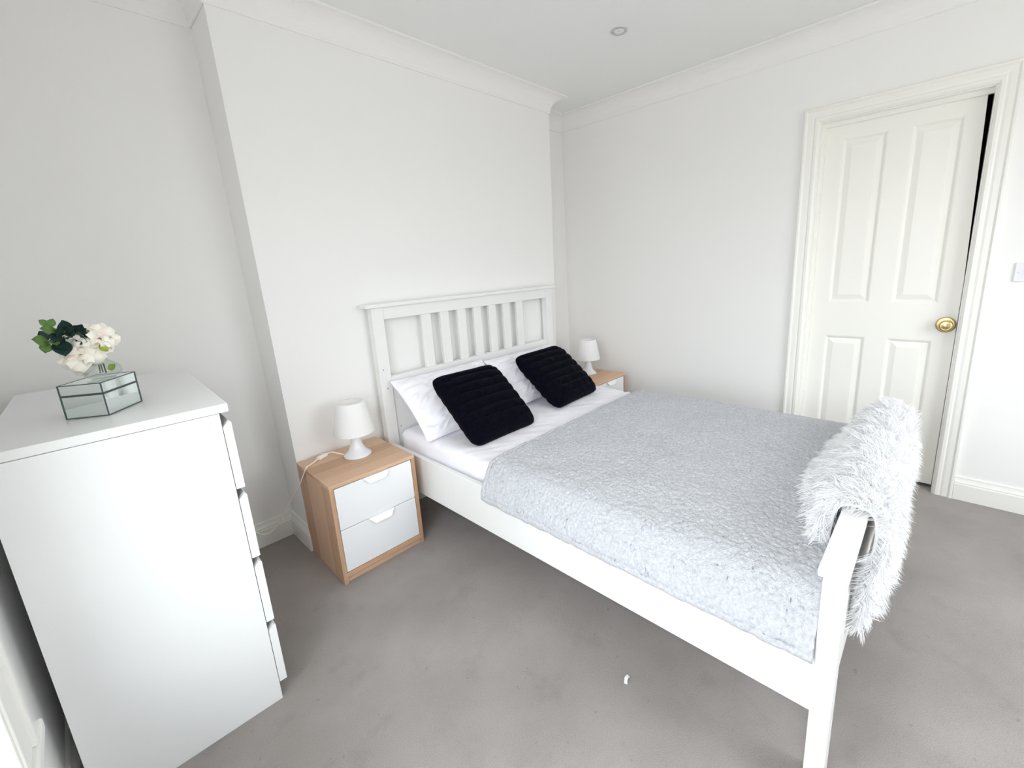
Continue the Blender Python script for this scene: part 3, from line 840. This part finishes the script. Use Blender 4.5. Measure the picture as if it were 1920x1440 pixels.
# ================================================================== chest of drawers
ch = thing('chest_of_drawers', 'tall white four drawer chest standing in the alcove', 'chest of drawers', (-0.2248, -0.7606, 0), -0.0254)
CW, CD, CH = 0.80, 0.457, 1.017      # width along the wall, depth, height (local x from -CD to 0, y from 0 to CW)
obj('chest_top', nbox(-CD, 0, 0, CW, CH - 0.024, CH, 0.001), M['foil_white'], ch)
for y in (0.0, CW - 0.018):
    obj('side_panel', nbox(-CD, -0.0235, y, y + 0.018, 0, CH - 0.0255, 0.0008), M['foil_white'], ch)
obj('back_panel', nbox(-CD + 0.002, -CD + 0.008, 0.018, CW - 0.018, 0.03, CH - 0.0255), M['foil_white'], ch)
obj('bottom_panel', nbox(-CD + 0.01, -0.025, 0.018, CW - 0.018, 0.04, 0.056), M['foil_white'], ch)
obj('plinth', nbox(-0.05, -0.034, 0.018, CW - 0.018, 0.0, 0.056), M['foil_white'], ch)
for z0, z1 in ((0.757, 0.966), (0.525, 0.738), (0.293, 0.508), (0.062, 0.276)):
    # front with a bevelled grip along its upper edge
    bm = prism(bmesh.new(), [(-0.0215, z0), (0.0, z0), (0.0, z1 - 0.006), (-0.005, z1), (-0.0215, z1 - 0.017)], 1, 0.002, CW - 0.002)
    dr = obj('drawer', bm, M['foil_white'], ch)
    obj('drawer_box', nbox(-CD + 0.03, -0.0215, 0.025, CW - 0.025, z0 + 0.012, z1 - 0.05), M['foil_white'], dr)

# ================================================================== mirrored box, vase, flowers on the chest
ZT = CH + 0.0005
mb = thing('mirrored_box', 'small mirrored glass trinket box with dark edges on the chest', 'box', (-0.460, -0.598, ZT), math.atan2(0.111, 0.078))
# local x along the right hand face (0.135), local y along the left hand face (0.097)
bw, bd, bh, zl = 0.135, 0.097, 0.092, 0.062
obj('body', nbox(0.0003, bw - 0.0003, 0.0003, bd - 0.0003, 0.001, zl - 0.001), M['mirror'], mb)
lid = obj('lid', nbox(0.0003, bw - 0.0003, 0.0003, bd - 0.0003, zl + 0.0005, bh - 0.0006), M['mirror'], mb)
def edge_set(z0, z1, par, r_=0.0016, top=True):
    cs_ = [(0, 0), (bw, 0), (bw, bd), (0, bd)]
    for i in range(4):
        a, b = cs_[i], cs_[(i + 1) % 4]
        bm = bmesh.new(); x0, x1 = sorted((a[0], b[0])); y0, y1 = sorted((a[1], b[1]))
        box(bm, x0 - r_, x1 + r_, y0 - r_, y1 + r_, z0, z0 + 2 * r_)
        obj('edge_strip', bm, M['lead'], par)
        bm = bmesh.new(); box(bm, x0 - r_, x1 + r_, y0 - r_, y1 + r_, z1 - 2 * r_, z1)
        obj('edge_strip', bm, M['lead'], par)
        bm = bmesh.new(); box(bm, a[0] - r_, a[0] + r_, a[1] - r_, a[1] + r_, z0 + 2 * r_, z1 - 2 * r_)
        obj('edge_strip', bm, M['lead'], par)
edge_set(0.0, zl - 0.0005, mb, 0.0012)
edge_set(zl + 0.0003, bh, lid, 0.0012)

VX, VY, VZ = -0.447, -0.512, ZT + bh + 0.0005
va = thing('bud_vase', 'small clear glass bud vase standing on the mirrored box', 'vase', (VX, VY, VZ))
pr_ = [(0.0, 0.001), (0.024, 0.0), (0.036, 0.006), (0.042, 0.016), (0.041, 0.026), (0.033, 0.036), (0.020, 0.044), (0.0135, 0.054), (0.0130, 0.066), (0.0150, 0.078), (0.0155, 0.080),
       (0.0140, 0.079), (0.0118, 0.066), (0.0122, 0.054), (0.0185, 0.045), (0.031, 0.0375), (0.0385, 0.026), (0.0395, 0.016), (0.034, 0.0085), (0.0, 0.005)]
obj('glass', lathe(bmesh.new(), pr_, 40, cap=False), M['vase'], va, True)

def petal_mesh(name, w_, l_, cup, n=7):
    u = np.linspace(-1, 1, n); v = np.linspace(0, 1, n)
    U, V = np.meshgrid(u, v, indexing='ij')
    wid = w_ * np.sin(np.pi * np.clip(V * 0.80 + 0.12, 0, 1)) ** 0.7
    X = U * wid / 2; Z = V * l_ - 0.08 * l_ * U ** 2 * V
    Y = cup * (U ** 2) * w_ * 0.45 - cup * l_ * 0.45 * np.sin(np.pi * V * 0.9) + 0.12 * l_ * np.clip(V - 0.8, 0, 1) * 5 * 0.4
    return grid_mesh(name, X, Y, Z)
def leaf_mesh(name, w_, l_, n=6):
    u = np.linspace(-1, 1, n); v = np.linspace(0, 1, 9)
    U, V = np.meshgrid(u, v, indexing='ij')
    wid = w_ * np.sin(np.pi * np.clip(V, 0.02, 0.985)) ** 0.75
    return grid_mesh(name, U * wid / 2, 0.18 * w_ * np.abs(U) + 0.12 * l_ * np.sin(np.pi * V * 0.5), V * l_)
PM = petal_mesh('petal', 0.036, 0.036, 0.55)
LM = {k: None for k in ('leaf_dark', 'leaf_light', 'leaf_yellow')}
for k in LM:
    LM[k] = leaf_mesh(k, 0.031, 0.040); LM[k].materials.append(M[k]); LM[k].shade_smooth()
PMs = {}
for k in ('petal', 'petal_pink'):
    PMs[k] = PM.copy(); PMs[k].materials.clear(); PMs[k].materials.append(M[k]); PMs[k].shade_smooth()
def aim(o, d_, roll, par_loc):
    """stand the local z axis along d_ with the blade turned towards the room"""
    z = Vector(d_).normalized(); n_ = Vector((0.15 + 0.5 * roll, -1.0, 0.25 + 0.35 * math.sin(roll * 7)))
    y = (n_ - z * n_.dot(z)).normalized(); x = y.cross(z)
    o.rotation_mode = 'QUATERNION'; o.rotation_quaternion = Matrix((x, y, z)).transposed().to_quaternion()
def bloom(label, centre, size, axis, stem_pts, leaves, seed):
    rng = random.Random(seed)
    t = thing('rose', label, 'flower', stem_pts[0], 0, 'cream artificial roses')
    base = Vector(stem_pts[0])
    c = Vector(centre); ax = Vector(axis).normalized()
    s_ = obj('stem', tube(bmesh.new(), smooth_path(stem_pts, 6), 0.0017, 7), M['stem'], t, True); s_.location = -base
    q = ax.to_track_quat('Z', 'Y')
    for layer, (num, opn, rad, sc) in enumerate(((3, 8, 0.05, 0.72), (4, 20, 0.10, 0.95), (5, 38, 0.14, 1.10), (5, 58, 0.16, 1.20), (6, 80, 0.16, 1.20))):
        for i in range(num):
            a = 2 * math.pi * (i + 0.5 * (layer % 2)) / num + rng.uniform(-0.2, 0.2)
            o = bpy.data.objects.new('petal', PMs['petal_pink' if layer < 2 and i % 2 else 'petal'])
            COL.objects.link(o); o.parent = t
            tilt = R(opn + rng.uniform(-8, 8))
            m_ = Matrix.Rotation(a, 4, 'Z') @ Matrix.Translation((0, rad * size, -0.35 * size)) @ Matrix.Rotation(-tilt, 4, 'X')
            k = sc * size / 0.036 * rng.uniform(0.92, 1.08)
            mm = Matrix.Translation(c - base) @ q.to_matrix().to_4x4() @ m_ @ Matrix.Diagonal((k, k, k, 1))
            o.matrix_local = mm
    for (p, d_, k, kind) in leaves:
        o = bpy.data.objects.new('leaf', LM[kind]); COL.objects.link(o); o.parent = t
        o.location = Vector(p) - base; o.scale = (k, k, k); aim(o, d_, rng.uniform(-1, 1), None)
    return t
vz = VZ
bloom('cream rose with a yellow green leaf, the upper right one in the vase', (-0.436, -0.512, 1.222), 0.036, (0.35, -0.75, 0.5),
      [(VX + 0.006, VY - 0.004, vz + 0.012), (VX + 0.004, VY, vz + 0.06), (-0.443, -0.508, 1.195), (-0.437, -0.505, 1.212)],
      [((-0.441, -0.536, 1.203), (0.42, -0.1, -0.75), 0.62, 'leaf_yellow'), ((-0.446, -0.515, 1.203), (-0.9, -0.3, 0.35), 0.8, 'leaf_yellow'), ((VX + 0.012, VY - 0.02, vz + 0.02), (0.5, -0.2, 0.4), 0.6, 'leaf_yellow')], 3)
bloom('wide open cream rose drooping at the lower left of the vase', (-0.481, -0.516, 1.183), 0.042, (-0.35, -0.85, 0.2),
      [(VX - 0.006, VY + 0.003, vz + 0.012), (VX - 0.003, VY, vz + 0.06), (-0.455, -0.505, 1.193), (-0.470, -0.503, 1.190)],
      [((-0.455, -0.514, 1.200), (0.3, -0.5, -0.2), 0.6, 'leaf_yellow')], 11)
# eucalyptus sprig
eu = thing('eucalyptus_sprig', 'dark green leafy sprig at the left of the roses', 'foliage', (VX, VY + 0.004, vz + 0.014))
base = eu.location.copy()
es = [(VX, VY + 0.004, vz + 0.014), (VX - 0.002, VY + 0.003, vz + 0.06), (-0.462, -0.503, 1.205), (-0.488, -0.505, 1.232), (-0.512, -0.507, 1.248), (-0.525, -0.508, 1.268)]
o = obj('stem', tube(bmesh.new(), smooth_path(es, 6), 0.0014, 6), M['stem'], eu, True); o.location = -base
es2 = [(-0.495, -0.506, 1.236), (-0.515, -0.512, 1.228), (-0.535, -0.514, 1.222)]
o = obj('stem', tube(bmesh.new(), smooth_path(es2, 6), 0.0012, 6), M['stem'], eu, True); o.location = -base
rng = random.Random(6)
LV = [((-0.492, -0.508, 1.232), (0.5, -0.25, 0.55), 1.10, 'leaf_dark'), ((-0.497, -0.510, 1.238), (-0.05, -0.2, 0.9), 1.05, 'leaf_dark'), ((-0.485, -0.512, 1.228), (0.75, -0.3, 0.15), 0.95, 'leaf_dark'),
      ((-0.480, -0.513, 1.224), (0.5, -0.5, -0.2), 0.85, 'leaf_dark'), ((-0.470, -0.508, 1.235), (0.3, -0.3, 0.7), 0.8, 'leaf_dark'), ((-0.505, -0.512, 1.232), (-0.4, -0.5, -0.1), 1.0, 'leaf_dark'),
      ((-0.512, -0.514, 1.226), (0.05, -0.4, -0.85), 1.25, 'leaf_dark'), ((-0.520, -0.514, 1.224), (0.35, -0.5, -0.6), 1.0, 'leaf_dark'), ((-0.500, -0.514, 1.228), (-0.1, -0.6, 0.2), 0.85, 'leaf_dark'),
      ((-0.533, -0.514, 1.222), (-0.55, -0.4, 0.25), 0.95, 'leaf_light'), ((-0.534, -0.515, 1.220), (-0.2, -0.5, -0.6), 0.85, 'leaf_light'), ((-0.526, -0.514, 1.226), (0.2, -0.6, -0.4), 0.75, 'leaf_light'),
      ((-0.512, -0.508, 1.246), (-0.6, -0.3, 0.25), 0.9, 'leaf_light'), ((-0.510, -0.508, 1.246), (0.2, -0.4, 0.3), 0.75, 'leaf_light'), ((-0.524, -0.508, 1.266), (-0.55, -0.2, 0.6), 0.55, 'leaf_light'), ((-0.522, -0.508, 1.262), (0.45, -0.1, 0.8), 0.6, 'leaf_light'),
      ((-0.530, -0.510, 1.228), (-0.3, 0.1, 0.7), 0.7, 'leaf_dark'), ((-0.490, -0.514, 1.240), (0.35, -0.6, 0.4), 0.95, 'leaf_dark'), ((-0.484, -0.514, 1.236), (0.1, -0.75, 0.1), 0.9, 'leaf_dark'),
      ((-0.500, -0.514, 1.242), (-0.35, -0.6, 0.35), 0.85, 'leaf_dark'), ((-0.474, -0.514, 1.240), (0.6, -0.5, 0.3), 0.75, 'leaf_dark')]
for p, d_, k, kind in LV:
    o = bpy.data.objects.new('leaf', LM[kind]); COL.objects.link(o); o.parent = eu
    o.location = Vector(p) - base; o.scale = (k, k, k); aim(o, d_, rng.uniform(-0.7, 0.7), None)

# ---- curled scrap on the carpet
n = 9; bm = bmesh.new(); top_, bot_ = [], []
for i in range(n):
    a = i / (n - 1)
    ang = R(20) - a * R(32)
    x = 0.520 + 0.029 * a; y = -1.5945 + 0.0068 * a + 0.0035 * math.sin(math.pi * a)
    px_, py_ = -math.sin(ang) * 0.0052, math.cos(ang) * 0.0052
    z = 0.003 + 0.003 * math.sin(math.pi * a)
    top_.append((bm.verts.new((x + px_, y + py_, z + 0.0015)), bm.verts.new((x - px_, y - py_, z + 0.0015))))
    bot_.append((bm.verts.new((x + px_, y + py_, z - 0.003)), bm.verts.new((x - px_, y - py_, z - 0.003))))
for i in range(n - 1):
    a, b, c, d_ = top_[i], top_[i + 1], bot_[i], bot_[i + 1]
    bm.faces.new((a[0], b[0], b[1], a[1])); bm.faces.new((c[0], c[1], d_[1], d_[0]))
    bm.faces.new((a[0], c[0], d_[0], b[0])); bm.faces.new((a[1], b[1], d_[1], c[1]))
bm.faces.new((top_[0][0], top_[0][1], bot_[0][1], bot_[0][0])); bm.faces.new((top_[-1][0], bot_[-1][0], bot_[-1][1], top_[-1][1]))
tag(obj('plastic_scrap', bm, M['paper']), 'tiny curled white scrap lying on the carpet', 'scrap')
